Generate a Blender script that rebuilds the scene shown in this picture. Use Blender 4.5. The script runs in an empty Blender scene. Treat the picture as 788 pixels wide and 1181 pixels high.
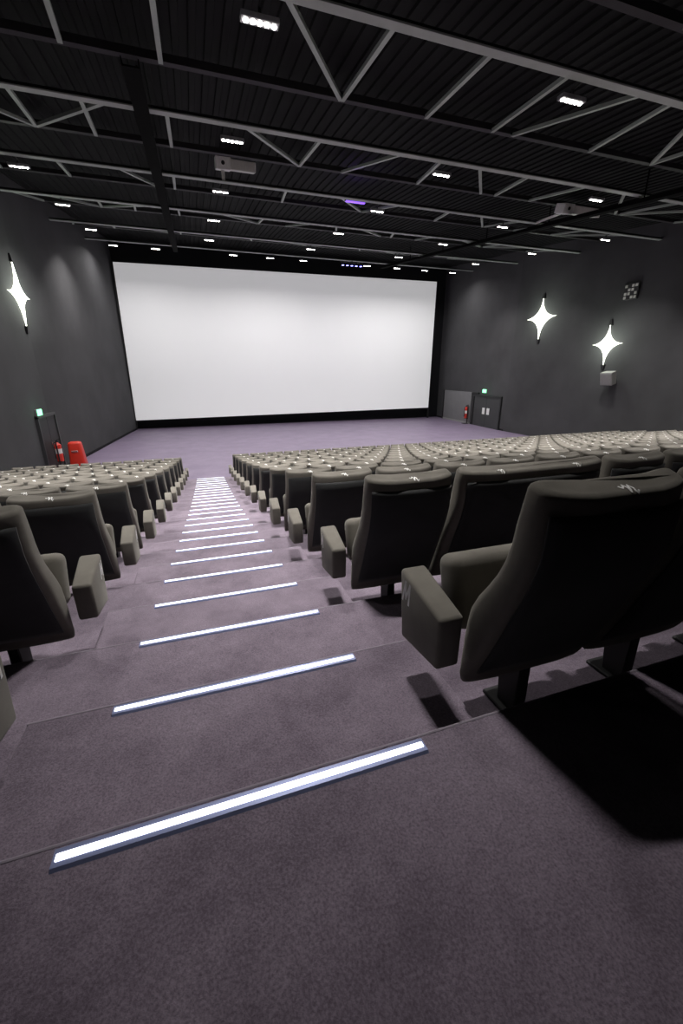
import bpy, bmesh, math, random
from mathutils import Vector, Matrix
from mathutils.bvhtree import BVHTree
random.seed(7)
COL = bpy.context.scene.collection
SC = bpy.context.scene
S = 1.2
CZ = 3.657                      # eye height over the flat front floor

# ------------------------------------------------------------------ camera
F, PITCH, YAW, ROLL = 469.45, math.radians(18.747), math.radians(18.416), math.radians(-.25)
fwd0 = Vector((math.sin(YAW), math.cos(YAW), 0)); rt0 = Vector((math.cos(YAW), -math.sin(YAW), 0)); up0 = Vector((0, 0, 1))
FW = fwd0*math.cos(PITCH) - up0*math.sin(PITCH)
U2 = up0*math.cos(PITCH) + fwd0*math.sin(PITCH)
RT = rt0*math.cos(ROLL) + U2*math.sin(ROLL)
UP = U2*math.cos(ROLL) - rt0*math.sin(ROLL)
EYE = Vector((0, 0, CZ))
cam_d = bpy.data.cameras.new('camera'); cam = bpy.data.objects.new('camera', cam_d); COL.objects.link(cam)
cam_d.sensor_fit = 'HORIZONTAL'; cam_d.sensor_width = 36; cam_d.lens = 36*F/788
cam_d.clip_start = .05; cam_d.clip_end = 200
m = Matrix.Identity(4)
for i in range(3):
    m[i][0], m[i][1], m[i][2], m[i][3] = RT[i], UP[i], -FW[i], EYE[i]
cam.matrix_world = m
SC.camera = cam
def ray(x, y): return RT*((x-394)/F) + UP*((590.5-y)/F) + FW
def on_plane(x, y, p0, n):
    d = ray(x, y); return EYE + d*((Vector(p0)-EYE).dot(n)/d.dot(n))
def at_y(x, y, Y): return on_plane(x, y, (0, Y, 0), Vector((0, 1, 0)))
def project(p):
    v = Vector(p)-EYE; z = v.dot(FW)
    if z < .05: return None
    return 394+F*v.dot(RT)/z, 590.5-F*v.dot(UP)/z

# ------------------------------------------------------------------ materials
def new_mat(name):
    mt = bpy.data.materials.new(name); mt.use_nodes = True
    nt = mt.node_tree; b = nt.nodes['Principled BSDF']
    return mt, nt, b
def noise(nt, scale, detail=4, rough=.6, vec=None):
    n = nt.nodes.new('ShaderNodeTexNoise'); n.inputs['Scale'].default_value = scale
    n.inputs['Detail'].default_value = detail; n.inputs['Roughness'].default_value = rough
    if vec is None:
        vec = nt.nodes.new('ShaderNodeTexCoord').outputs['Object']
    nt.links.new(vec, n.inputs['Vector'])
    return n.outputs['Fac']
def ramp(nt, fac, stops):
    r = nt.nodes.new('ShaderNodeValToRGB'); e = r.color_ramp.elements
    while len(e) < len(stops): e.new(.5)
    for el, (p, c) in zip(e, stops):
        el.position = p; el.color = (*c, 1)
    nt.links.new(fac, r.inputs[0]); return r.outputs[0]
def bump(nt, b, fac, strength, dist):
    n = nt.nodes.new('ShaderNodeBump'); n.inputs['Strength'].default_value = strength; n.inputs['Distance'].default_value = dist
    nt.links.new(fac, n.inputs['Height']); nt.links.new(n.outputs[0], b.inputs['Normal'])
def plain(name, c, rough=.6, metal=0, var=.12, scale=12, emit=None, strength=0):
    mt, nt, b = new_mat(name)
    lo = tuple(x*(1-var) for x in c); hi = tuple(min(1, x*(1+var)) for x in c)
    nt.links.new(ramp(nt, noise(nt, scale), [(.3, lo), (.7, hi)]), b.inputs['Base Color'])
    b.inputs['Roughness'].default_value = rough; b.inputs['Metallic'].default_value = metal
    if emit:
        b.inputs['Emission Color'].default_value = (*emit, 1); b.inputs['Emission Strength'].default_value = strength
    return mt
M = {}
def carpet():
    mt, nt, b = new_mat('carpet')
    pos = nt.nodes.new('ShaderNodeNewGeometry').outputs['Position']
    big = noise(nt, 2.6, 6, .72, pos); fine = noise(nt, 160, 3, .7, pos)
    c1 = ramp(nt, big, [(.28, (.090, .074, .094)), (.5, (.165, .140, .170)), (.74, (.225, .195, .230))])
    c2 = ramp(nt, fine, [(.3, (.62, .58, .62)), (.7, (1.35, 1.3, 1.35))])
    mx = nt.nodes.new('ShaderNodeMix'); mx.data_type = 'RGBA'; mx.blend_type = 'MULTIPLY'; mx.inputs[0].default_value = 1
    nt.links.new(c1, mx.inputs[6]); nt.links.new(c2, mx.inputs[7]); nt.links.new(mx.outputs[2], b.inputs['Base Color'])
    b.inputs['Roughness'].default_value = .95; b.inputs['Specular IOR Level'].default_value = .15
    b.inputs['Sheen Weight'].default_value = .25; b.inputs['Sheen Roughness'].default_value = .5
    bump(nt, b, fine, .5, .006)
    return mt
M['carpet'] = carpet()
def front_carpet():
    mt, nt, b = new_mat('front_carpet')
    pos = nt.nodes.new('ShaderNodeNewGeometry').outputs['Position']
    big = noise(nt, 1.1, 5, .65, pos); fine = noise(nt, 60, 3, .7, pos)
    c1 = ramp(nt, big, [(.3, (.13, .10, .16)), (.7, (.19, .15, .22))])
    nt.links.new(c1, b.inputs['Base Color'])
    b.inputs['Roughness'].default_value = .5; b.inputs['Specular IOR Level'].default_value = .5
    bump(nt, b, fine, .4, .006)
    return mt
M['front_carpet'] = front_carpet()
def fabric(name, c, var):
    mt, nt, b = new_mat(name)
    o = nt.nodes.new('ShaderNodeTexCoord').outputs['Object']
    big = noise(nt, 7, 4, .6, o); fine = noise(nt, 420, 2, .6, o)
    lo = tuple(x*(1-var) for x in c); hi = tuple(x*(1+var) for x in c)
    nt.links.new(ramp(nt, big, [(.3, lo), (.7, hi)]), b.inputs['Base Color'])
    b.inputs['Roughness'].default_value = .9; b.inputs['Specular IOR Level'].default_value = .2
    b.inputs['Sheen Weight'].default_value = .15; b.inputs['Sheen Roughness'].default_value = .45
    b.inputs['Sheen Tint'].default_value = (.9, .88, .8, 1)
    bump(nt, b, fine, .25, .002)
    return mt
M['fabric'] = fabric('seat_fabric', (.148, .138, .119), .12)
M['panel'] = fabric('shaded_panel_fabric', (.034, .035, .036), .1)  # chair upholstery darkened, shade of the unlit rear put into the colour
M['black'] = plain('black_metal', (.010, .010, .011), .6)
M['tray'] = plain('matt_black_tray', (.004, .004, .004), .95)
M['tray'].node_tree.nodes['Principled BSDF'].inputs['Specular IOR Level'].default_value = .05
M['piping'] = plain('pale_carpet_edge', (.24, .21, .25), .9)
M['chrome'] = plain('bolt_steel', (.75, .75, .75), .25, 1)
M['thread'] = plain('white_embroidery', (.8, .8, .78), .8, 0, .03)
def wall_mat(name, c):
    mt, nt, b = new_mat(name)
    pos = nt.nodes.new('ShaderNodeNewGeometry').outputs['Position']
    big = noise(nt, .55, 4, .55, pos); fine = noise(nt, 70, 3, .6, pos)
    lo = tuple(x*.85 for x in c); hi = tuple(x*1.15 for x in c)
    nt.links.new(ramp(nt, big, [(.3, lo), (.7, hi)]), b.inputs['Base Color'])
    b.inputs['Roughness'].default_value = .85; b.inputs['Specular IOR Level'].default_value = .2
    bump(nt, b, fine, .3, .008)
    return mt
M['wall'] = wall_mat('charcoal_wall_fabric', (.060, .060, .063))
M['front_wall'] = wall_mat('black_masking', (.010, .010, .012))
def deck_mat():
    mt, nt, b = new_mat('dark_steel_deck')
    pos = nt.nodes.new('ShaderNodeNewGeometry').outputs['Position']
    big = noise(nt, .5, 4, .6, pos)
    nt.links.new(ramp(nt, big, [(.35, (.010, .010, .0105)), (.7, (.016, .017, .0165))]), b.inputs['Base Color'])
    b.inputs['Roughness'].default_value = .8; b.inputs['Specular IOR Level'].default_value = .08
    return mt
M['deck'] = deck_mat()
M['chord'] = plain('grey_steel_chord', (.38, .42, .38), .5, 0, .06, 3)
M['dark_steel'] = plain('dark_steel', (.02, .02, .021), .6)
M['brace'] = plain('grey_brace', (.32, .36, .32), .5, 0, .06, 3)
M['housing'] = plain('lamp_housing', (.25, .25, .26), .4)
M['led'] = plain('led', (1, 1, 1), .4, 0, 0, 5, (1, .96, .9), 30)
M['led_blue'] = plain('led_blue', (.3, .3, 1), .4, 0, 0, 5, (.22, .22, 1), 7)
M['glow_purple'] = plain('glow_purple', (.4, .2, 1), .4, 0, 0, 5, (.30, .12, 1), 1.3)
M['strip'] = plain('strip_diffuser', (.9, .9, .95), .4, 0, 0, 5, (.88, .92, 1), 2.2)
M['strip_edge'] = plain('strip_profile', (.22, .25, .42), .35, .3, .08)  # blue of the reflected strip light put into the aluminium colour
M['star'] = plain('star_lamp_fabric', (.9, .9, .85), .6, 0, 0, 5, (.96, 1, .84), 6)
M['exit'] = plain('exit_sign_green', (.1, .8, .4), .4, 0, 0, 5, (.25, 1, .45), 2.6)
M['white'] = plain('white_plastic', (.82, .82, .80), .45, 0, .05)
M['pale'] = plain('pale_grey_plastic', (.62, .62, .58), .5, 0, .05)
M['grey'] = plain('grey_plastic', (.28, .28, .27), .5, 0, .05)
M['red'] = plain('red_paint', (.62, .035, .02), .35, 0, .05)
M['door'] = plain('dark_door', (.035, .036, .038), .55, 0, .1, 2)
M['doorpanel'] = plain('grey_door_leaf', (.16, .16, .165), .5, 0, .06, 2)
M['paper'] = plain('paper', (.75, .75, .74), .7, 0, .03)
M['screen'] = plain('projection_screen', (.80, .80, .81), .8, 0, .01, 1, (1, 1, 1.01), .33)  # even glow added to stand in for lamp light falling on the sheet

# ------------------------------------------------------------------ mesh helpers
def link(name, bm, mat, parent=None, smooth=False, angle=None):
    bmesh.ops.recalc_face_normals(bm, faces=bm.faces)
    me = bpy.data.meshes.new(name); bm.to_mesh(me); bm.free()
    me.materials.append(M[mat])
    if smooth:
        for p in me.polygons: p.use_smooth = True
    o = bpy.data.objects.new(name, me); COL.objects.link(o)
    if parent: o.parent = parent
    return o
def empty(name, loc=(0, 0, 0), rot=None):
    o = bpy.data.objects.new(name, None); COL.objects.link(o); o.location = loc
    o.empty_display_size = .1
    if rot is not None: o.rotation_euler = rot
    return o
def tag(o, label, cat, group=None):
    o['label'] = label; o['category'] = cat
    if group: o['group'] = group
    return o
def structure(o, label=None):
    o['kind'] = 'structure'
    return o
def box(bm, lo, hi, bev=0, seg=2, mat=None):
    r = bmesh.ops.create_cube(bm, size=1)
    vs = r['verts']
    for v in vs:
        v.co = Vector([lo[i] + (v.co[i]+.5)*(hi[i]-lo[i]) for i in range(3)])
        if mat: v.co = mat @ v.co
    if bev:
        es = list({e for v in vs for e in v.link_edges})
        bmesh.ops.bevel(bm, geom=es, offset=bev, segments=seg, profile=.5, affect='EDGES')
def hexa(bm, pts, bev=0, seg=3):
    vs = [bm.verts.new(p) for p in pts]     # 0-3 bottom ring, 4-7 top ring
    for f in ((0, 1, 2, 3), (7, 6, 5, 4), (0, 4, 5, 1), (1, 5, 6, 2), (2, 6, 7, 3), (3, 7, 4, 0)):
        bm.faces.new([vs[i] for i in f])
    if bev:
        es = list({e for v in vs for e in v.link_edges})
        bmesh.ops.bevel(bm, geom=es, offset=bev, segments=seg, profile=.5, affect='EDGES')
def bar(bm, a, b, w, h, upv=(0, 0, 1)):
    a, b = Vector(a), Vector(b); d = (b-a).normalized(); u = Vector(upv)
    s = d.cross(u)
    if s.length < 1e-4: s = d.cross(Vector((1, 0, 0)))
    s.normalize(); u = s.cross(d)
    pts = []
    for c in (a, b):
        pts += [c + s*(w/2*i) + u*(h/2*j) for i, j in ((-1, -1), (1, -1), (1, 1), (-1, 1))]
    hexa(bm, pts)
def cyl(bm, a, b, r, r2=None, n=16):
    a, b = Vector(a), Vector(b); d = b-a
    q = Vector((0, 0, 1)).rotation_difference(d.normalized()).to_matrix().to_4x4()
    bmesh.ops.create_cone(bm, cap_ends=True, segments=n, radius1=r, radius2=r if r2 is None else r2, depth=d.length,
                          matrix=Matrix.Translation((a+b)/2) @ q)
def prism(bm, pts2, z0, z1, mat=None):
    lo = [bm.verts.new(Vector((x, y, z0))) for x, y in pts2]; hi = [bm.verts.new(Vector((x, y, z1))) for x, y in pts2]
    n = len(pts2)
    bm.faces.new(lo[::-1]); bm.faces.new(hi)
    for i in range(n): bm.faces.new((lo[i], lo[(i+1) % n], hi[(i+1) % n], hi[i]))
    if mat:
        for v in lo+hi: v.co = mat @ v.co
def ribbon(bm, pts, w):
    """flat strokes in xy: pts is a list of polylines"""
    for pl in pts:
        for (x0, y0), (x1, y1) in zip(pl, pl[1:]):
            d = Vector((x1-x0, y1-y0)); d.normalize(); n = Vector((-d.y, d.x))*w/2; e = d*w*.35
            q = [Vector((x0, y0))-e+n, Vector((x0, y0))-e-n, Vector((x1, y1))+e-n, Vector((x1, y1))+e+n]
            bm.faces.new([bm.verts.new((p.x, p.y, 0)) for p in q])
MARK = [[(-.5, .30), (-.42, .05), (-.22, .25), (-.16, .42), (-.06, .30), (-.04, -.30)], [(-.04, -.30), (.14, .22), (.22, .38), (.30, .20), (.30, -.28), (.42, -.38), (.52, -.26)]]
EM = [[(-.42, -.5), (-.28, .5), (-.02, -.30)], [(-.02, -.30), (.30, .5), (.40, -.5)]]

# ------------------------------------------------------------------ stepped floor
def zk(k): return CZ + S*(-.87446 - .11292*k + .00104*k*k)
def yk(k): return S*(.66925 + .5*k)
NOSE = .034
XW_L, XW_R = -5.66, 18.93
NROW = 12
ZF = 0.0
for mrow in range(0, NROW+1):
    y0 = -4.5 if mrow == 0 else yk(2*mrow-2) + NOSE
    bm = bmesh.new()
    box(bm, (XW_L, y0, -.3), (XW_R, yk(2*mrow)+NOSE, zk(2*mrow)))
    structure(link('floor_terrace', bm, 'carpet'))
AX0, AX1 = -.712, .826
for mrow in range(0, NROW):
    k = 2*mrow+1
    bm = bmesh.new()
    box(bm, (AX0, yk(k-1)+NOSE, zk(k+1)), (AX1, yk(k)+NOSE, zk(k)), .006, 2)
    structure(link('floor_aisle_step', bm, 'carpet'))
bm = bmesh.new(); box(bm, (XW_L-.5, yk(24)+NOSE, -.3), (XW_R+2, 33.2, ZF)); structure(link('floor', bm, 'front_carpet'))
# nosing piping along every tread edge (thin raised carpet bead)
for k in range(0, 25):
    bm = bmesh.new()
    xa, xb = (AX0, AX1) if k % 2 else (XW_L, XW_R)
    cyl(bm, (xa, yk(k)+NOSE-.002, zk(k)-.003), (xb, yk(k)+NOSE-.002, zk(k)-.003), .006, n=8)
    structure(link('trim_%d' % (k+1), bm, 'piping'))

# step lights
ORD = ['zeroth', 'first', 'second', 'third', 'fourth', 'fifth', 'sixth', 'seventh', 'eighth', 'ninth', 'tenth', 'eleventh', 'twelfth', 'thirteenth',
       'fourteenth', 'fifteenth', 'sixteenth', 'seventeenth', 'eighteenth', 'nineteenth', 'twentieth', 'twenty-first', 'twenty-second', 'twenty-third',
       'twenty-fourth', 'twenty-fifth', 'twenty-sixth', 'twenty-seventh', 'twenty-eighth', 'twenty-ninth', 'thirtieth', 'thirty-first']
SX0, SX1 = S*-.35879, S*.43628
L = SX1-SX0
sl = empty('step_light', ((SX0+SX1)/2, yk(0), zk(0)))
bm = bmesh.new()
hexa(bm, [(-L/2, -.030, 0), (L/2, -.030, 0), (L/2, .024, 0), (-L/2, .024, 0), (-L/2, -.024, .007), (L/2, -.024, .007), (L/2, .018, .007), (-L/2, .018, .007)])
link('profile', bm, 'strip_edge', sl)
bm = bmesh.new(); box(bm, (-L/2+.006, -.012, .002), (L/2-.006, .006, .0105), .002, 1); link('diffuser', bm, 'strip', sl)
def dup(root):
    r = root.copy(); COL.objects.link(r)
    for ch in list(root.children):
        c = ch.copy(); COL.objects.link(c); c.parent = r
        for g in list(ch.children):
            d = g.copy(); COL.objects.link(d); d.parent = c
    return r
for k in range(0, 25):
    o = sl if k == 0 else dup(sl)
    o.location = ((SX0+SX1)/2, yk(k), zk(k))
    lab = 'glowing white strip light on the aisle steps, ' + ('nearest and widest of all' if k == 0 else ('last one before the purple front floor' if k == 24 else ORD[k+1] + ' step counting from the nearest'))
    tag(o, lab, 'step light', 'glowing strip lights on the aisle steps')

# ------------------------------------------------------------------ cinema seats
PROF = [  # h, rear y, front y, width factor
    (.235, .195, .235, .985), (.26, .18, .245, 1.0), (.32, .152, .25, 1.0), (.40, .118, .252, 1.0), (.48, .085, .250, 1.0), (.54, .062, .238, .998), (.60, .034, .205, .995),
    (.66, .006, .160, .99), (.72, -.020, .118, .982), (.78, -.042, .088, .976), (.84, -.057, .070, .970), (.90, -.061, .058, .966), (.96, -.062, .045, .963), (1.0, -.062, .034, .96)]
def plan(h, u):       # how far the sides wrap forward
    c = .012 + .030*max(0, min(1, (h-.5)/.4))
    return c*u*u
def backrest_bm(W, lobes=1):
    bm = bmesh.new(); N = 36 if lobes == 1 else 56
    rings = []
    def ring(h, yr, yf, w, inset=0, lift=0):
        vs = []
        cx, cy = w/2-inset, (yf-yr)/2-inset; ym = (yf+yr)/2
        for i in range(N):
            a = 2*math.pi*(i+.5)/N
            c, s = math.cos(a), math.sin(a)
            ex = .32 if lobes == 1 else .2
            x = cx*math.copysign(abs(c)**ex, c); y = cy*math.copysign(abs(s)**.45, s)
            u = x/(w/2)
            dz = 0
            if h > .93:
                t = (h-.93)/.07
                dz = t*(.022*(y/max(cy, .001))*.5 + .012*u*u)
            vs.append(bm.verts.new((x, ym+y+plan(h, u), h+lift+dz)))
        rings.append(vs)
    for h, yr, yf, wf in PROF: ring(h, yr, yf, W*wf)
    h, yr, yf, wf = PROF[-1]
    ring(h, yr, yf, W*wf, .003, .010); ring(h, yr, yf, W*wf, .010, .018); ring(h, yr, yf, W*wf, .020, .023); ring(h, yr, yf, W*wf, .034, .0255)
    for a, b in zip(rings, rings[1:]):
        for i in range(N): bm.faces.new((a[i], a[(i+1) % N], b[(i+1) % N], b[i]))
    def fill(vs):      # strip-fill the section (left-right symmetric quads)
        n = len(vs)
        i, j = 0, n//2-1
        for q in range(n//2-1):
            pass
        bm.faces.new(vs)
    fill(rings[0]); fill(rings[-1])
    return bm
def panel_bm(W):
    bm = bmesh.new(); NX, hs = 15, [.300, .34, .42, .5, .58, .66, .74, .82, .90, .94, .958]
    def yr_at(h):
        for a, b in zip(PROF, PROF[1:]):
            if a[0] <= h <= b[0]: return a[1] + (b[1]-a[1])*(h-a[0])/(b[0]-a[0])
        return PROF[-1][1]
    fr, bk = [], []
    for h in hs:
        w = W*.90
        rf, rb = [], []
        for i in range(NX):
            u = -1+2*i/(NX-1); x = u*w/2; e = max(0, abs(u)-.9)/.1
            eh = 1 if h in (hs[0], hs[-1]) else 0
            y = yr_at(h)+plan(h, u*.9)
            rf.append(bm.verts.new((x, y-.011*(1-max(e, eh)), h))); rb.append(bm.verts.new((x, y+.008, h)))
        fr.append(rf); bk.append(rb)
    n = len(hs)
    for i in range(n-1):
        for j in range(NX-1):
            bm.faces.new((fr[i][j], fr[i][j+1], fr[i+1][j+1], fr[i+1][j])); bm.faces.new((bk[i][j], bk[i+1][j], bk[i+1][j+1], bk[i][j+1]))
        bm.faces.new((fr[i][0], fr[i+1][0], bk[i+1][0], bk[i][0])); bm.faces.new((fr[i][-1], bk[i][-1], bk[i+1][-1], fr[i+1][-1]))
    for j in range(NX-1):
        bm.faces.new((fr[0][j], bk[0][j], bk[0][j+1], fr[0][j+1])); bm.faces.new((fr[-1][j], fr[-1][j+1], bk[-1][j+1], bk[-1][j]))
    return bm
def seat_bm(x0, x1):
    bm = bmesh.new()
    rot = Matrix.Translation((0, .33, .36)) @ Matrix.Rotation(math.radians(-16), 4, 'X')
    box(bm, (x0, -.01, 0), (x1, .125, .30), .045, 4, None)
    for v in bm.verts: v.co = rot @ v.co
    return bm
def arm_bm(xr0, xr1, xf0, xf1, yr=.182):
    bm = bmesh.new()
    # rear bottom/top, front bottom/top
    hexa(bm, [(xr0, yr+.003, .345), (xr1, yr+.003, .345), (xf1, .47, .295), (xf0, .47, .295), (xr0, yr-.002, .548), (xr1, yr-.002, .548), (xf1, .50, .592), (xf0, .50, .592)], .016, 3)
    return bm
def leg_bm():
    bm = bmesh.new()
    box(bm, (-.055, .12, 0), (.055, .36, .018), .004, 1)
    hexa(bm, [(-.030, .20, .016), (.030, .20, .016), (.030, .30, .016), (-.030, .30, .016), (-.024, .20, .30), (.024, .20, .30), (.024, .34, .34), (-.024, .34, .34)], .006, 1)
    box(bm, (-.20, .245, .270), (.20, .315, .325), .006, 1)
    return bm
def bolt_bm():
    bm = bmesh.new(); box(bm, (-.095, .15, 0), (-.045, .21, .022), .006, 1); cyl(bm, (-.07, .18, .02), (-.07, .18, .032), .012, n=6)
    return bm
def make_seat(end, side, double=False):
    """end: +1/-1/0 which side carries the thick aisle armrest; side: which side the shared armrest is on"""
    r = empty('cinema_chair')
    W = .556 if not double else 1.15
    bb = backrest_bm(W, 2 if double else 1)
    tree = BVHTree.FromBMesh(bb)
    b = link('backrest', bb, 'fabric', r, True)
    link('back_panel', panel_bm(W), 'panel', b, True)
    for cx in ((0,) if not double else (-.2925, .2925)):
        bm = bmesh.new(); ribbon(bm, MARK, .13)
        bmesh.ops.subdivide_edges(bm, edges=bm.edges, cuts=1, use_grid_fill=True)
        for v in bm.verts:
            x, y = cx+v.co.x*.048, -.033+v.co.y*.040
            hit = tree.ray_cast(Vector((x, y, 1.3)), Vector((0, 0, -1)))[0]
            v.co = (x, y, (hit.z if hit else 1.02)+.0025)
        link('embroidered_mark', bm, 'thread', b)['label'] = 'white embroidered mark on the crest'
        s = link('seat', seat_bm(cx-.235, cx+.235), 'fabric', r, True)
        l = link('leg', leg_bm(), 'black', r); l.location = (cx, 0, 0)
        f = link('floor_bolt', bolt_bm(), 'chrome', l); f['label'] = 'shiny steel floor bolt'
    if end:
        e = end
        a = link('armrest', arm_bm(*((-.418, -.325, -.408, -.298) if e < 0 else (.325, .418, .298, .408))), 'fabric', r, True)
        a['label'] = 'thick aisle-side armrest with white letter'
        bm = bmesh.new(); ribbon(bm, EM, .2)
        for v in bm.verts:
            u, w = v.co.x*.062 + v.co.y*.012, v.co.y*.082
            y = .43 - u if e < 0 else .43 + u
            xs = .418 - .010*(y-.18)/.32
            v.co = (e*(xs+.0015), y, .515+w)
        link('letter_mark', bm, 'thread', a)
    if side:
        x = side*(.2925 if not double else .5850)
        link('armrest', arm_bm(x-.042, x+.042, x-.045, x+.045, .272), 'fabric', r, True)
    return r
protos = {}
def place_seat(key, loc, label, cat, group):
    if key not in protos:
        o = protos[key] = make_seat(*key)
    else:
        o = dup(protos[key])
    o.location = loc; tag(o, label, cat, group)
    return o
PITCH_X = .585
XR0, XL0 = 1.085, -1.055
def in_frame(x, y, z):
    mg = 70 if y < 5 else 4
    for dx in (-.3, 0, .3):
        for dy, dz in ((0, 1.03), (.2, .6), (.2, .25)):
            p = project((x+dx, y+dy, z+dz))
            if p and -mg < p[0] < 788+mg and -4 < p[1] < 1185: return True
    return False
for r in range(1, NROW+1):
    y, z = yk(2*r-2)+.0, zk(2*r)
    row = 'nearest row' if r == 1 else ('front row' if r == NROW else ORD[r]+' row ahead')
    i = 0
    while True:
        x = XR0 + i*PITCH_X
        if x > XW_R-.45: break
        j = i; i += 1
        if r == 2 and j == 2: continue
        if not in_frame(x, y, z): continue
        if r == 2 and j == 1:
            place_seat((0, 1, True), (x+PITCH_X/2, y, z), 'double-width grey cinema sofa chair with two white marks, second row ahead', 'cinema chair', 'cinema chairs right of the aisle')
            continue
        nm = ('aisle-end grey cinema chair with lettered armrest, %s, right of the steps' % row) if j == 0 else ('grey tip-up cinema chair, %s, %s from the aisle on the right' % (row, ORD[j+1]))
        place_seat((-1 if j == 0 else 0, 1, False), (x, y, z), nm, 'cinema chair', 'cinema chairs right of the aisle')
    i = 0
    while True:
        x = XL0 - i*PITCH_X
        if x < XW_L+.4: break
        j = i; i += 1
        if r > 1 and not in_frame(x, y, z) or (r == 1 and j > 1): continue
        nm = ('aisle-end grey cinema chair with lettered armrest, %s, left of the steps' % row) if j == 0 else ('grey tip-up cinema chair, %s, %s from the aisle on the left' % (row, ORD[j+1]))
        place_seat((1 if j == 0 else 0, -1, False), (x, y, z), nm, 'cinema chair', 'cinema chairs left of the aisle')

# ------------------------------------------------------------------ roof
TY = [-1.7, 2.6, 6.5, 10.48, 14.49, 18.6, 23.2, 27.8]
TH = [3.36, 3.84, 4.319, 4.779, 5.242, 5.714, 6.241, 6.771]
def hT(y): return 4.319 + .117*(y-6.5)
def deck_z(y): return CZ + hT(y) + .62
YB, YE = -4.5, 32.9
XL_, XR_ = XW_L-.4, XW_R+1.2
bm = bmesh.new()      # corrugated deck, ribs running down the slope
xs, zs = [], []
x = XL_; prof = [(0, 0), (.10, 0), (.12, .035), (.24, .035), (.26, 0)]
while x < XR_:
    for px, pz in prof[:4]: xs.append(x+px); zs.append(pz)
    x += .26
rows = []
for yy in (YB, YE):
    rows.append([bm.verts.new((a, yy, deck_z(yy)+b)) for a, b in zip(xs, zs)])
rows2 = [[bm.verts.new((a, yy, deck_z(yy)+.2)) for a in (xs[0], xs[-1])] for yy in (YB, YE)]
for i in range(len(xs)-1): bm.faces.new((rows[0][i], rows[0][i+1], rows[1][i+1], rows[1][i]))
bm.faces.new((rows2[0][0], rows2[0][1], rows2[1][1], rows2[1][0]))
structure(link('ceiling', bm, 'deck'))

BR = {  # lower node x -> upper node x (three metres on)
    2: [(-1.21, -1.53), (-2.7, -2.97), (-.05, -.04), (1.5, 3.2), (2.94, 3.24), (4.48, 5.08), (5.9, 6.73), (7.42, 7.27), (8.13, 9.52), (8.9, 11.6), (10.5, 11.6), (11.9, 13.0), (13.4, 15.1), (14.9, 15.3), (16.4, 17.2), (17.8, 18.4), (-4.2, -2.97), (-5.2, -5.0)],
    3: [(-4.2, -2.97), (-5.2, -5.0), (-2.65, -2.97), (-1.12, -2.97), (-1.51, -1.73), (-.04, -.02), (1.48, 3.31), (3.05, 3.31), (5.0, 4.56), (6.04, 7.0), (7.13, 9.31), (8.63, 9.86), (10.58, 11.24), (11.96, 15.13), (14.22, 15.36), (16.0, 15.4), (17.6, 18.2)],
    4: [(-4.4, -5.0), (-2.88, -3.17), (-1.43, -.61), (-.06, -.07), (3.11, 3.59), (4.87, 6.69), (6.9, 6.75), (8.8, 9.95), (10.09, 12.29), (11.8, 12.4), (13.35, 13.94), (15.0, 16.0), (17.0, 16.1)]}
TDESC = {0: 'grey roof truss behind and above the viewpoint', 1: 'grey roof truss overhead nearest the viewpoint', 2: 'thick grey roof truss crossing the top edge of the picture, nearest in view',
         3: 'grey roof truss with zigzag braces, second in view', 4: 'grey roof truss carrying the white boxes, third in view', 5: 'thin grey roof truss, fourth in view from above',
         6: 'thin grey roof truss, fifth in view from above', 7: 'thin grey roof truss closest to the screen'}
for i, (ty, th) in enumerate(zip(TY, TH)):
    if i == 0: continue
    t = tag(empty('roof_truss', ((XW_L+XW_R)/2, ty, CZ+th)), TDESC[i], 'roof truss', 'steel roof trusses')
    ox = (XW_L+XW_R)/2
    bm = bmesh.new()
    w = .15
    # flange, web, flange (an I section lying along x)
    x0, x1 = XW_L-ox, (XW_R if i < 6 else XW_R+.1)-ox
    box(bm, (x0, -w/2, -.012), (x1, w/2, .012)); lc = link('lower_chord', bm, 'chord', t)
    bm = bmesh.new(); box(bm, (x0, -.008, .012), (x1, .008, .09)); link('chord_web', bm, 'dark_steel', lc)
    bm = bmesh.new(); bar(bm, (x0, 3.08, .79), (x1, 3.08, .79), .12, .12) if i < 7 else bar(bm, (x0, 3.08, .80), (x1, 3.08, .80), .10, .10)
    link('upper_chord', bm, 'dark_steel', t)
    brs = BR.get(i) or BR[3 if i % 2 else 4]
    for xa, xb in brs:
        bm = bmesh.new(); bar(bm, (xa-ox, .02, .02), (xb-ox, 3.06, .74), .075, .06); link('brace', bm, 'brace', t)

# cable trays along the hall, hung under the chords
for x0, lab in ((-.47, 'black cable tray under the trusses, over the aisle'), (12.6, 'black cable tray under the trusses, towards the right wall')):
    t = tag(empty('cable_tray', (x0, 14, CZ+hT(14)-.1)), lab, 'cable tray', 'black cable trays')
    bm = bmesh.new()
    a, b = Vector((0, -5.5, -5.5*.117-.08)), Vector((0, 15, 15*.117-.08))
    bar(bm, a, b, .24, .02); bar(bm, a+Vector((-.12, 0, .05)), b+Vector((-.12, 0, .05)), .015, .10); bar(bm, a+Vector((.12, 0, .05)), b+Vector((.12, 0, .05)), .015, .10)
    link('tray', bm, 'tray', t)
    for q in range(-1, 4):
        bm = bmesh.new(); bar(bm, (0, q*3.6, q*3.6*.117-.06), (0, q*3.6, q*3.6*.117+.7), .03, .03, (0, 1, 0)); link('hanger', bm, 'tray', t)

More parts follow.
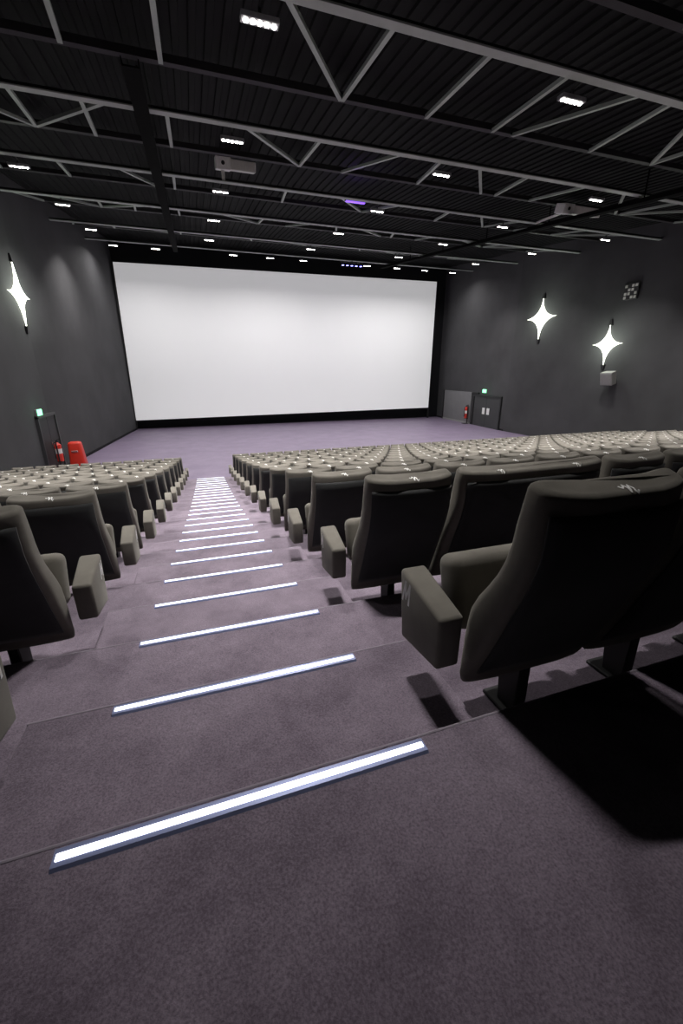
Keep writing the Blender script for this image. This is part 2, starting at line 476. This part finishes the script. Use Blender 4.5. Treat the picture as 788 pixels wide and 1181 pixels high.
# ------------------------------------------------------------------ ceiling lamps
def make_lamp():
    r = empty('ceiling_floodlight')
    bm = bmesh.new(); box(bm, (-.24, -.07, 0), (.24, .07, .06), .008, 1); link('housing', bm, 'housing', r)
    bm = bmesh.new(); bar(bm, (0, 0, .06), (0, 0, .16), .03, .03, (0, 1, 0)); bar(bm, (0, .02, .15), (0, -.25, .17), .03, .02); link('bracket', bm, 'dark_steel', r)
    for q in range(5):
        bm = bmesh.new(); cyl(bm, (-.176+.088*q, 0, -.012), (-.176+.088*q, 0, .004), .030, .034, 12); link('led', bm, 'led', r)
    return r
lamp0 = None
LAMPS = []
COLX = [-3.8, 1.2, 6.2, 11.2, 16.2]
WALLW = {0: 'behind the picture edge'}
PLC = ['near the left wall', 'over the aisle', 'right of the aisle', 'over the right seats', 'near the right wall']
TR = {1: 'truss overhead', 2: 'nearest truss in view', 3: 'second truss in view', 4: 'third truss in view', 5: 'fourth truss in view', 6: 'fifth truss in view'}
POWER = {1: 50, 2: 235, 3: 180, 4: 130, 5: 95, 6: 150}
for i in range(1, 7):
    for c, x in enumerate(COLX):
        o = make_lamp() if lamp0 is None else dup(lamp0)
        lamp0 = lamp0 or o
        y, z = TY[i]+.25, CZ+TH[i]-.165
        if i == 1: x -= .45
        o.location = (x, y, z)
        tag(o, 'white LED floodlight under the %s, %s' % (TR[i], PLC[c]), 'ceiling light', 'ceiling floodlights')
        LAMPS.append((x, y, z, POWER[i]))
for n, (x, y, z, pw) in enumerate(LAMPS):
    ld = bpy.data.lights.new('floodlight', 'AREA'); ld.shape = 'RECTANGLE'; ld.size = .42; ld.size_y = .09
    ld.energy = pw; ld.color = (1, .96, .935); ld.spread = math.radians(74 if y < 4 else 106)
    lo = bpy.data.objects.new('floodlight_beam', ld); COL.objects.link(lo); lo.location = (x, y, z-.02)
# front row of small lamps above the screen
FX = [131, 180, 269.5, 311.6, 350, 423.6, 458, 490, 522]
FY = [286, 290, 296, 299, 302, 308, 311, 313, 315.5]
front0 = None
for n, (px, py) in enumerate(zip(FX, FY)):
    p = at_y(px, py, TY[7]+.2)
    o = make_lamp() if front0 is None else dup(front0)
    front0 = front0 or o
    o.location = (p.x, p.y, CZ+TH[7]-.165)
    tag(o, 'small white floodlight above the screen, %s from the left' % ORD[n+1], 'ceiling light', 'floodlights above the screen')
    ld = bpy.data.lights.new('screen_wash', 'AREA'); ld.shape = 'RECTANGLE'; ld.size = .42; ld.size_y = .09
    ld.energy = 95; ld.color = (1, .97, .96); ld.spread = math.radians(156)
    lo = bpy.data.objects.new('screen_wash_beam', ld); COL.objects.link(lo); lo.location = o.location + Vector((0, 0, -.02)); lo.rotation_euler = (math.radians(0), 0, 0)
# blue lamp cluster above the screen, added purple glowing bar under the third truss
p = at_y(406, 306, TY[7]-.15)
o = tag(empty('stage_light', (p.x, p.y, CZ+TH[7]-.20)), 'row of small blue glowing lamps above the screen', 'stage light')
bm = bmesh.new(); box(bm, (-.75, -.05, .06), (.75, .05, .12), .01, 1); bar(bm, (0, 0, .1), (0, 0, .2), .04, .04, (0, 1, 0)); link('rail', bm, 'dark_steel', o)
for q in range(5):
    bm = bmesh.new(); cyl(bm, (-.6+.3*q, 0, -.10), (-.6+.3*q, 0, .07), .085, .05, 12); h = link('can', bm, 'dark_steel', o)
    bm = bmesh.new(); cyl(bm, (-.6+.3*q, 0, -.112), (-.6+.3*q, 0, -.098), .08, .08, 12); link('lens', bm, 'led_blue', h)
p = at_y(410, 234, TY[4]+.3)
o = tag(empty('stage_light', (p.x, p.y, p.z)), 'purple glowing bar added under the third truss in view', 'stage light')
bm = bmesh.new(); box(bm, (-.36, -.06, .03), (.36, .06, .12), .01, 1); bar(bm, (0, 0, .1), (0, -.3, CZ+TH[4]-p.z+.05), .03, .03); link('housing', bm, 'dark_steel', o)
bm = bmesh.new(); box(bm, (-.33, -.05, .0), (.33, .05, .035), .01, 1); link('lens', bm, 'glow_purple', o)
ld = bpy.data.lights.new('purple_glow', 'POINT'); ld.energy = 6; ld.color = (.35, .15, 1); ld.shadow_soft_size = .05
lo = bpy.data.objects.new('purple_glow', ld); COL.objects.link(lo); lo.location = p + Vector((0, .05, .3))

# white equipment boxes sitting on the third truss
for (pa, pb, post), lab in ((((248, 187), (294, 194), (257, 207)), 'white rectangular equipment box on the third truss, above the aisle'),
                            (((645, 246), (689, 240), (642, 257)), 'pale equipment box on the third truss, towards the right wall')):
    Yb = TY[4] if post[0] < 400 else 13.2
    a, b = at_y(*pa, Yb), at_y(*pb, Yb)
    wx = b.x-a.x
    cx, cz = (a.x+b.x)/2, max((a.z+b.z)/2, CZ+TH[4]+.32) if post[0] < 400 else (a.z+b.z)/2
    o = tag(empty('equipment_box', (cx, Yb, cz)), lab, 'equipment box', 'equipment boxes on the truss')
    rot = Matrix.Rotation(math.radians(16), 4, 'X')
    bm = bmesh.new(); box(bm, (-wx/2+.40, -.20, -.13), (wx/2, .20, .11), .02, 2, rot); link('body', bm, 'pale', o)
    bm = bmesh.new(); box(bm, (-wx/2, -.22, -.15), (-wx/2+.42, .22, .14), .02, 2, rot); hd = link('head', bm, 'white', o)
    bm = bmesh.new(); cyl(bm, rot @ Vector((-wx/2+.2, -.235, 0)), rot @ Vector((-wx/2+.2, -.21, 0)), .05, n=16); link('lens', bm, 'black', hd)
    bm = bmesh.new(); bar(bm, (-wx/2+.2, 0, -.1), (-wx/2+.2, TY[4]-Yb, CZ+TH[4]+.01-cz), .09, .05, (0, 1, 0)); link('post', bm, 'white', o)

# ------------------------------------------------------------------ walls and screen
CL, CR = Vector((XW_L, 18.9)), Vector((XW_R, 22.67))
EL, ER = Vector((-4.44, 32.6)), Vector((19.85, 32.6))
def wall(name, pts, mat, th=.3):
    """vertical wall along plan points, inner face on the points, top following the roof"""
    bm = bmesh.new()
    rings = []
    for n, (p, off) in enumerate(pts):
        p = Vector(p); off = Vector(off)
        top = deck_z(min(p.y, YE))+.1
        q = p+off*th
        rings.append([bm.verts.new((p.x, p.y, -.3)), bm.verts.new((p.x, p.y, top)), bm.verts.new((q.x, q.y, top)), bm.verts.new((q.x, q.y, -.3))])
    for a, b in zip(rings, rings[1:]):
        for i in range(4): bm.faces.new((a[i], a[(i+1) % 4], b[(i+1) % 4], b[i]))
    bm.faces.new(rings[0]); bm.faces.new(rings[-1][::-1])
    return structure(link(name, bm, mat))
wall('wall_left', [((XW_L, YB), (-1, 0)), (CL, (-1, 0))], 'wall')
wall('wall_left_front', [(CL, (-1, 0)), (EL, (-1, 0))], 'wall')
wall('wall_right', [((XW_R, YB), (1, 0)), (CR, (1, 0))], 'wall')
wall('wall_right_front', [(CR, (1, 0)), (ER, (1, 0))], 'wall')
wall('wall_front', [((EL.x-.3, 32.6), (0, 1)), ((ER.x+.3, 32.6), (0, 1))], 'front_wall')
wall('wall_back', [((XL_, YB), (0, -1)), ((XR_, YB), (0, -1))], 'wall')
# dark skirting lines
for nm, a, b, side in (('baseboard_left', CL, EL, 1), ('baseboard_right', CR, ER, -1)):
    bm = bmesh.new(); bar(bm, (a.x+side*.012, a.y, .06), (b.x+side*.012, b.y, .06), .024, .12); structure(link(nm, bm, 'front_wall'))

YS = 32.0
sc = tag(empty('cinema_screen', (7.1, YS, 3.9)), 'huge blank white cinema screen on the front wall', 'cinema screen')
tl, tr_, bl, br_ = at_y(130, 302, YS), at_y(504, 325, YS), at_y(157, 485, YS), at_y(494, 470, YS)
X0s, X1s = (tl.x+bl.x)/2, (tr_.x+br_.x)/2
zt, zb = (tl.z+tr_.z)/2, (bl.z+br_.z)/2
bm = bmesh.new()
def scurve(x): u = (x-(X0s+X1s)/2)/((X1s-X0s)/2); return .0
hexa(bm, [(tl.x*.3+bl.x*.7-7.1, 0, bl.z-3.9), (br_.x-7.1, 0, br_.z-3.9), (br_.x-7.1, .05, br_.z-3.9), (bl.x-7.1, .05, bl.z-3.9), (tl.x-7.1, 0, tl.z-3.9), (tr_.x-7.1, 0, tr_.z-3.9), (tr_.x-7.1, .05, tr_.z-3.9), (tl.x-7.1, .05, tl.z-3.9)])
link('screen_sheet', bm, 'screen', sc)
bm = bmesh.new()
for a, b in ((tl, tr_), (bl, br_), (tl, bl), (tr_, br_)):
    pass
bar(bm, (tl.x-7.1-.1, .12, tl.z-3.9), (tr_.x-7.1+.1, .12, tr_.z-3.9), .12, .12); bar(bm, (bl.x-7.1-.1, .12, bl.z-3.9), (br_.x-7.1+.1, .12, br_.z-3.9), .12, .12)
bar(bm, (tl.x-7.1-.06, .12, tl.z-3.9), (bl.x-7.1-.06, .12, .0-3.9), .12, .12, (0, 1, 0)); bar(bm, (tr_.x-7.1+.06, .12, tr_.z-3.9), (br_.x-7.1+.06, .12, .0-3.9), .12, .12, (0, 1, 0))
link('screen_frame', bm, 'black', sc)

# ------------------------------------------------------------------ wall things
NL, NR = Vector((1, 0, 0)), Vector((-1, 0, 0))
def wall_frame(c0, c1, side):
    d = Vector((c1.x-c0.x, c1.y-c0.y, 0)).normalized()
    n = Vector((0, 0, 1)).cross(d)*(-1 if side > 0 else 1)
    return d, n
dR, nR = wall_frame(CR, ER, -1); 
if nR.x > 0: nR = -nR
def basis(n):        # local x to the right seen from inside, y out of the wall, z up
    z = Vector((0, 0, 1)); xx = Vector(n).cross(z)
    return Matrix(((xx.x, n.x, 0), (xx.y, n.y, 0), (xx.z, n.z, 1))).to_4x4()
def star(px, py, top, bot, wide, plane, n, label):
    p = on_plane(px, py, plane, n)
    o = empty('star_wall_lamp', p); o.rotation_euler = basis(n).to_euler()
    hx = wide/2
    N = 48; outer = []
    for q in range(N):
        a = math.pi*2*q/N
        c, s_ = math.cos(a), math.sin(a)
        outer.append((hx*math.copysign(abs(c)**3.7, c), (top if s_ > 0 else bot)*math.copysign(abs(s_)**3.7, s_)))
    bm = bmesh.new()
    bk = [bm.verts.new((x, .03, z)) for x, z in outer]
    fr = [bm.verts.new((x*.97, .06, z*.97)) for x, z in outer]
    md = [bm.verts.new((x*.45, .11, z*.45)) for x, z in outer]
    bm.faces.new(bk)
    for A, B in ((bk, fr), (fr, md)):
        for q in range(N): bm.faces.new((A[q], A[(q+1) % N], B[(q+1) % N], B[q]))
    bm.faces.new(md[::-1])
    link('lamp_shade', bm, 'star', o, True)
    for zz, sg in ((top, 1), (-bot, -1)):
        bm = bmesh.new()
        hexa(bm, [(-.11, 0, zz-sg*.02), (.11, 0, zz-sg*.02), (.11, .10, zz-sg*.02), (-.11, .10, zz-sg*.02), (-.04, 0, zz+sg*.24), (.04, 0, zz+sg*.24), (.04, .05, zz+sg*.24), (-.04, .05, zz+sg*.24)])
        link('bracket', bm, 'black', o)
    tag(o, label, 'wall lamp', 'glowing star wall lamps')
    ld = bpy.data.lights.new('star_glow', 'POINT'); ld.energy = 70; ld.color = (.88, 1, .84); ld.shadow_soft_size = .15
    lo = bpy.data.objects.new('star_glow', ld); COL.objects.link(lo); lo.location = p + n*.75
star(20.5, 340, 1.02, 1.02, 2.0, (XW_L, 0, 0), NL, 'white glowing four-pointed star lamp on the left wall')
star(625, 366.5, 1.0, 1.15, 2.25, (XW_R, 0, 0), NR, 'white glowing star lamp on the right wall, nearer the screen')
star(701, 397, .86, .95, 1.65, (XW_R, 0, 0), NR, 'white glowing star lamp on the right wall above the small speaker')

# small wall speaker and grille panel on the right wall
p = on_plane(708, 436, (XW_R, 0, 0), NR)
o = tag(empty('wall_speaker', p), 'small grey box speaker on the right wall below a star lamp', 'speaker'); o.rotation_euler = basis(NR).to_euler()
rot = Matrix.Translation((0, .30, 0)) @ Matrix.Rotation(math.radians(-14), 4, 'X')
bm = bmesh.new(); hexa(bm, [rot @ Vector(q) for q in ((-.26, -.16, -.30), (.26, -.16, -.30), (.32, .2, -.30), (-.32, .2, -.30), (-.26, -.16, .30), (.26, -.16, .30), (.32, .2, .30), (-.32, .2, .30))], .025, 2)
b = link('cabinet', bm, 'grey', o)
bm = bmesh.new(); box(bm, (-.28, .195, -.26), (.28, .215, .26), .01, 1, rot); link('grille', bm, 'grey', b)
bm = bmesh.new(); bar(bm, (0, 0, -.05), (0, .2, -.05), .1, .1); link('bracket', bm, 'black', o)
p = on_plane(729, 336, (XW_R, 0, 0), NR)
o = tag(empty('grille_panel', p), 'small square grille panel high on the right wall', 'wall vent'); o.rotation_euler = basis(NR).to_euler()
bm = bmesh.new(); box(bm, (-.36, 0, -.34), (.36, .08, .34), .015, 1); link('frame', bm, 'dark_steel', o)
bm = bmesh.new()
for i in range(4):
    for j in range(4):
        if (i+j) % 3 != 2: box(bm, (-.31+.16*i, .075, -.30+.155*j), (-.31+.16*i+.12, .10, -.30+.155*j+.11), .01, 1)
link('grille', bm, 'pale', o)

# exit signs
def exit_sign(p, n, label, w=.5):
    o = tag(empty('exit_sign', p), label, 'exit sign', 'green exit signs'); o.rotation_euler = basis(n).to_euler()
    bm = bmesh.new(); box(bm, (-w/2, 0, -.13), (w/2, .07, .13), .01, 1); link('housing', bm, 'housing', o)
    bm = bmesh.new(); box(bm, (-w/2+.02, .065, -.11), (w/2-.02, .085, .11), .005, 1); link('lit_panel', bm, 'exit', o)
    ld = bpy.data.lights.new('exit_glow', 'POINT'); ld.energy = 3; ld.color = (.3, 1, .5); ld.shadow_soft_size = .08
    lo = bpy.data.objects.new('exit_glow', ld); COL.objects.link(lo); lo.location = p + n*.35
exit_sign(on_plane(43, 476, (XW_L, 0, 0), NL), NL, 'small green lit exit sign over the dark doorway, left wall')
CR3 = Vector((CR.x, CR.y, 0))
exit_sign(on_plane(560, 451, CR3, nR), nR, 'small green lit exit sign over the double door, right wall')

def wall_local(n, origin):
    B = Matrix.Translation(origin) @ basis(n)
    return B
# left doorway: dark door leaves in a frame
a, b = on_plane(38, 482, (XW_L, 0, 0), NL), on_plane(63, 482, (XW_L, 0, 0), NL)
htop = a.z
o = structure(empty('door_1', ((a+b)/2).to_3d())); o.location = (XW_L, (a.y+b.y)/2, 0); o.rotation_euler = basis(NL).to_euler()
wd = min(abs(b.y-a.y), 1.9)
bm = bmesh.new()
box(bm, (-wd/2, .01, 0), (-.01, .06, htop-.05)); box(bm, (.01, .01, 0), (wd/2, .06, htop-.05)); link('leaf', bm, 'black', o)
bm = bmesh.new()
for sg in (-1, 1): box(bm, (sg*(wd/2)-.05, 0, 0), (sg*(wd/2)+.05, .10, htop))
box(bm, (-wd/2-.05, 0, htop-.06), (wd/2+.05, .10, htop+.04)); link('frame', bm, 'door', o)
bm = bmesh.new()
for sg in (-1, 1): bar(bm, (sg*.12, .09, .95), (sg*.12, .09, 1.25), .03, .03, (0, 1, 0))
link('handle', bm, 'chrome', o)
# right: open pale door leaf / panel, black gap, double door with notices
def rp(px, py): return on_plane(px, py, CR3, nR)
def along(p): return (Vector((p.x, p.y, 0))-CR3).dot(dR)
s0, s1 = along(rp(577.5, 470)), along(rp(547, 470)); h0 = rp(562, 458).z
BR_ = basis(nR)
o = structure(empty('door_2')); o.location = CR3 + dR*((s0+s1)/2); o.rotation_euler = BR_.to_euler()
wd = abs(s1-s0)
bm = bmesh.new(); box(bm, (-wd/2, .01, 0), (-.012, .05, h0)); box(bm, (.012, .01, 0), (wd/2, .05, h0)); link('leaf', bm, 'door', o)
bm = bmesh.new()
for sg in (-1, 1): box(bm, (sg*(wd/2+.05)-.06, 0, 0), (sg*(wd/2+.05)+.06, .10, h0+.02))
box(bm, (-wd/2-.11, 0, h0), (wd/2+.11, .10, h0+.12)); link('frame', bm, 'black', o)
for q in (-1, 1):
    zc = rp(559, 474).z
    bm = bmesh.new(); box(bm, (q*.28-.16, 0, -.22), (q*.28+.16, .01, .22)); 
    nt_ = link('notice', bm, 'paper'); nt_.location = CR3 + dR*((s0+s1)/2) + nR*.052 + Vector((0, 0, zc)); nt_.rotation_euler = BR_.to_euler()
    tag(nt_, 'small white notice on the right double door, %s' % ('nearer the screen' if q < 0 else 'farther from the screen'), 'notice', 'notices on the right door')
# pale panel between the double door and the screen
s0, s1 = along(rp(544, 470)), along(rp(513, 470)); h1 = rp(530, 451).z
o = structure(empty('door_3')); o.location = CR3 + dR*((s0+s1)/2); o.rotation_euler = BR_.to_euler()
wd = abs(s1-s0)
bm = bmesh.new(); box(bm, (-wd/2, .01, .12), (wd/2, .10, h1), .01, 1); link('leaf', bm, 'doorpanel', o)
bm = bmesh.new(); box(bm, (-wd/2, .01, 0), (wd/2, .12, .12)); link('kick_plate', bm, 'grey', o)
bm = bmesh.new(); box(bm, (wd/2+.03, 0, 0), (wd/2+.16, .14, h1+.02)) ; link('jamb', bm, 'black', o)
s2 = along(rp(500, 470))
bm = bmesh.new(); box(bm, (-.9-wd/2, 0, h1-.10), (-wd/2-.05, .10, h1)); link('lintel', bm, 'black', o)

# fire extinguishers
def extinguisher(loc, label, sc_):
    o = tag(empty('fire_extinguisher', loc), label, 'fire extinguisher', 'red fire extinguishers'); o.scale = (sc_,)*3
    bm = bmesh.new()
    cyl(bm, (0, 0, 0), (0, 0, .46), .085, n=20); cyl(bm, (0, 0, .46), (0, 0, .54), .085, .03, 20)
    link('cylinder', bm, 'red', o, False)
    bm = bmesh.new(); cyl(bm, (0, 0, .22), (0, 0, .36), .087, n=20); link('paper_band', bm, 'paper', o)
    bm = bmesh.new(); cyl(bm, (0, 0, .54), (0, 0, .60), .022, n=10); bar(bm, (-.02, 0, .60), (.10, 0, .63), .03, .015); bar(bm, (-.02, 0, .57), (.09, 0, .565), .03, .012); link('valve', bm, 'black', o)
    bm = bmesh.new(); bar(bm, (-.03, 0, .57), (-.10, 0, .50), .02, .02, (0, 1, 0)); bar(bm, (-.10, 0, .50), (-.105, 0, .18), .02, .02, (0, 1, 0)); cyl(bm, (-.105, 0, .18), (-.105, 0, .08), .012, .026, 10); link('hose', bm, 'black', o)
    h = -loc[2]/sc_
    bm = bmesh.new(); bar(bm, (0, -.11, h), (0, -.11, .62), .03, .03, (0, 1, 0)); box(bm, (-.14, -.16, h), (.14, .12, h+.02)); box(bm, (-.06, -.11, -.02), (.06, .07, 0)); link('stand', bm, 'black', o)
pe = rp(540.5, 482)
o_ = CR3 + dR*along(pe) + nR*.24
extinguisher(o_ + Vector((0, 0, max(pe.z, .35))), 'red fire extinguisher hanging beside the pale right door panel', 1.55)
bm = bmesh.new()
pl = on_plane(69.5, 527, (XW_L+.35, 0, 0), NL)
extinguisher(Vector((XW_L+.35, pl.y, max(0, pl.z-.15))), 'red and white fire extinguisher beside the dark left doorway', 1.3)
# the stand under the left extinguisher
# red hooded box by the left wall
pr_ = on_plane(88, 533, (-5.15, 0, 0), NL)
yb = pr_.y
o = tag(empty('red_hose_cabinet', (-5.05, yb, 0)), 'bright red rounded box standing by the left wall', 'red box')
W2 = .29
HB = on_plane(88, 508.5, (-5.05, 0, 0), NL).z
bm = bmesh.new()
hexa(bm, [(-W2, -.28, 0), (W2, -.28, 0), (W2, .28, 0), (-W2, .28, 0), (-W2*.86, -.16, HB), (W2*.7, -.16, HB), (W2*.7, .22, HB), (-W2*.86, .22, HB)], .09, 4)
b = link('body', bm, 'red', o, True)
bm = bmesh.new(); box(bm, (-.14, -.225, HB*.62), (.10, -.185, HB*.70), .01, 1); link('latch', bm, 'chrome', b)

# ------------------------------------------------------------------ world and view
w = bpy.data.worlds.new('world'); SC.world = w; w.use_nodes = True
w.node_tree.nodes['Background'].inputs[0].default_value = (.05, .05, .06, 1); w.node_tree.nodes['Background'].inputs[1].default_value = .1
SC.view_settings.view_transform = 'Standard'; SC.view_settings.look = 'None'
SC.view_settings.exposure = 0; SC.view_settings.gamma = 1; SC.view_settings.use_curve_mapping = False
SC.cycles.max_bounces = 6; SC.cycles.diffuse_bounces = 4; SC.cycles.glossy_bounces = 2
SC.cycles.use_denoising = True
SC.cycles.sample_clamp_indirect = 4
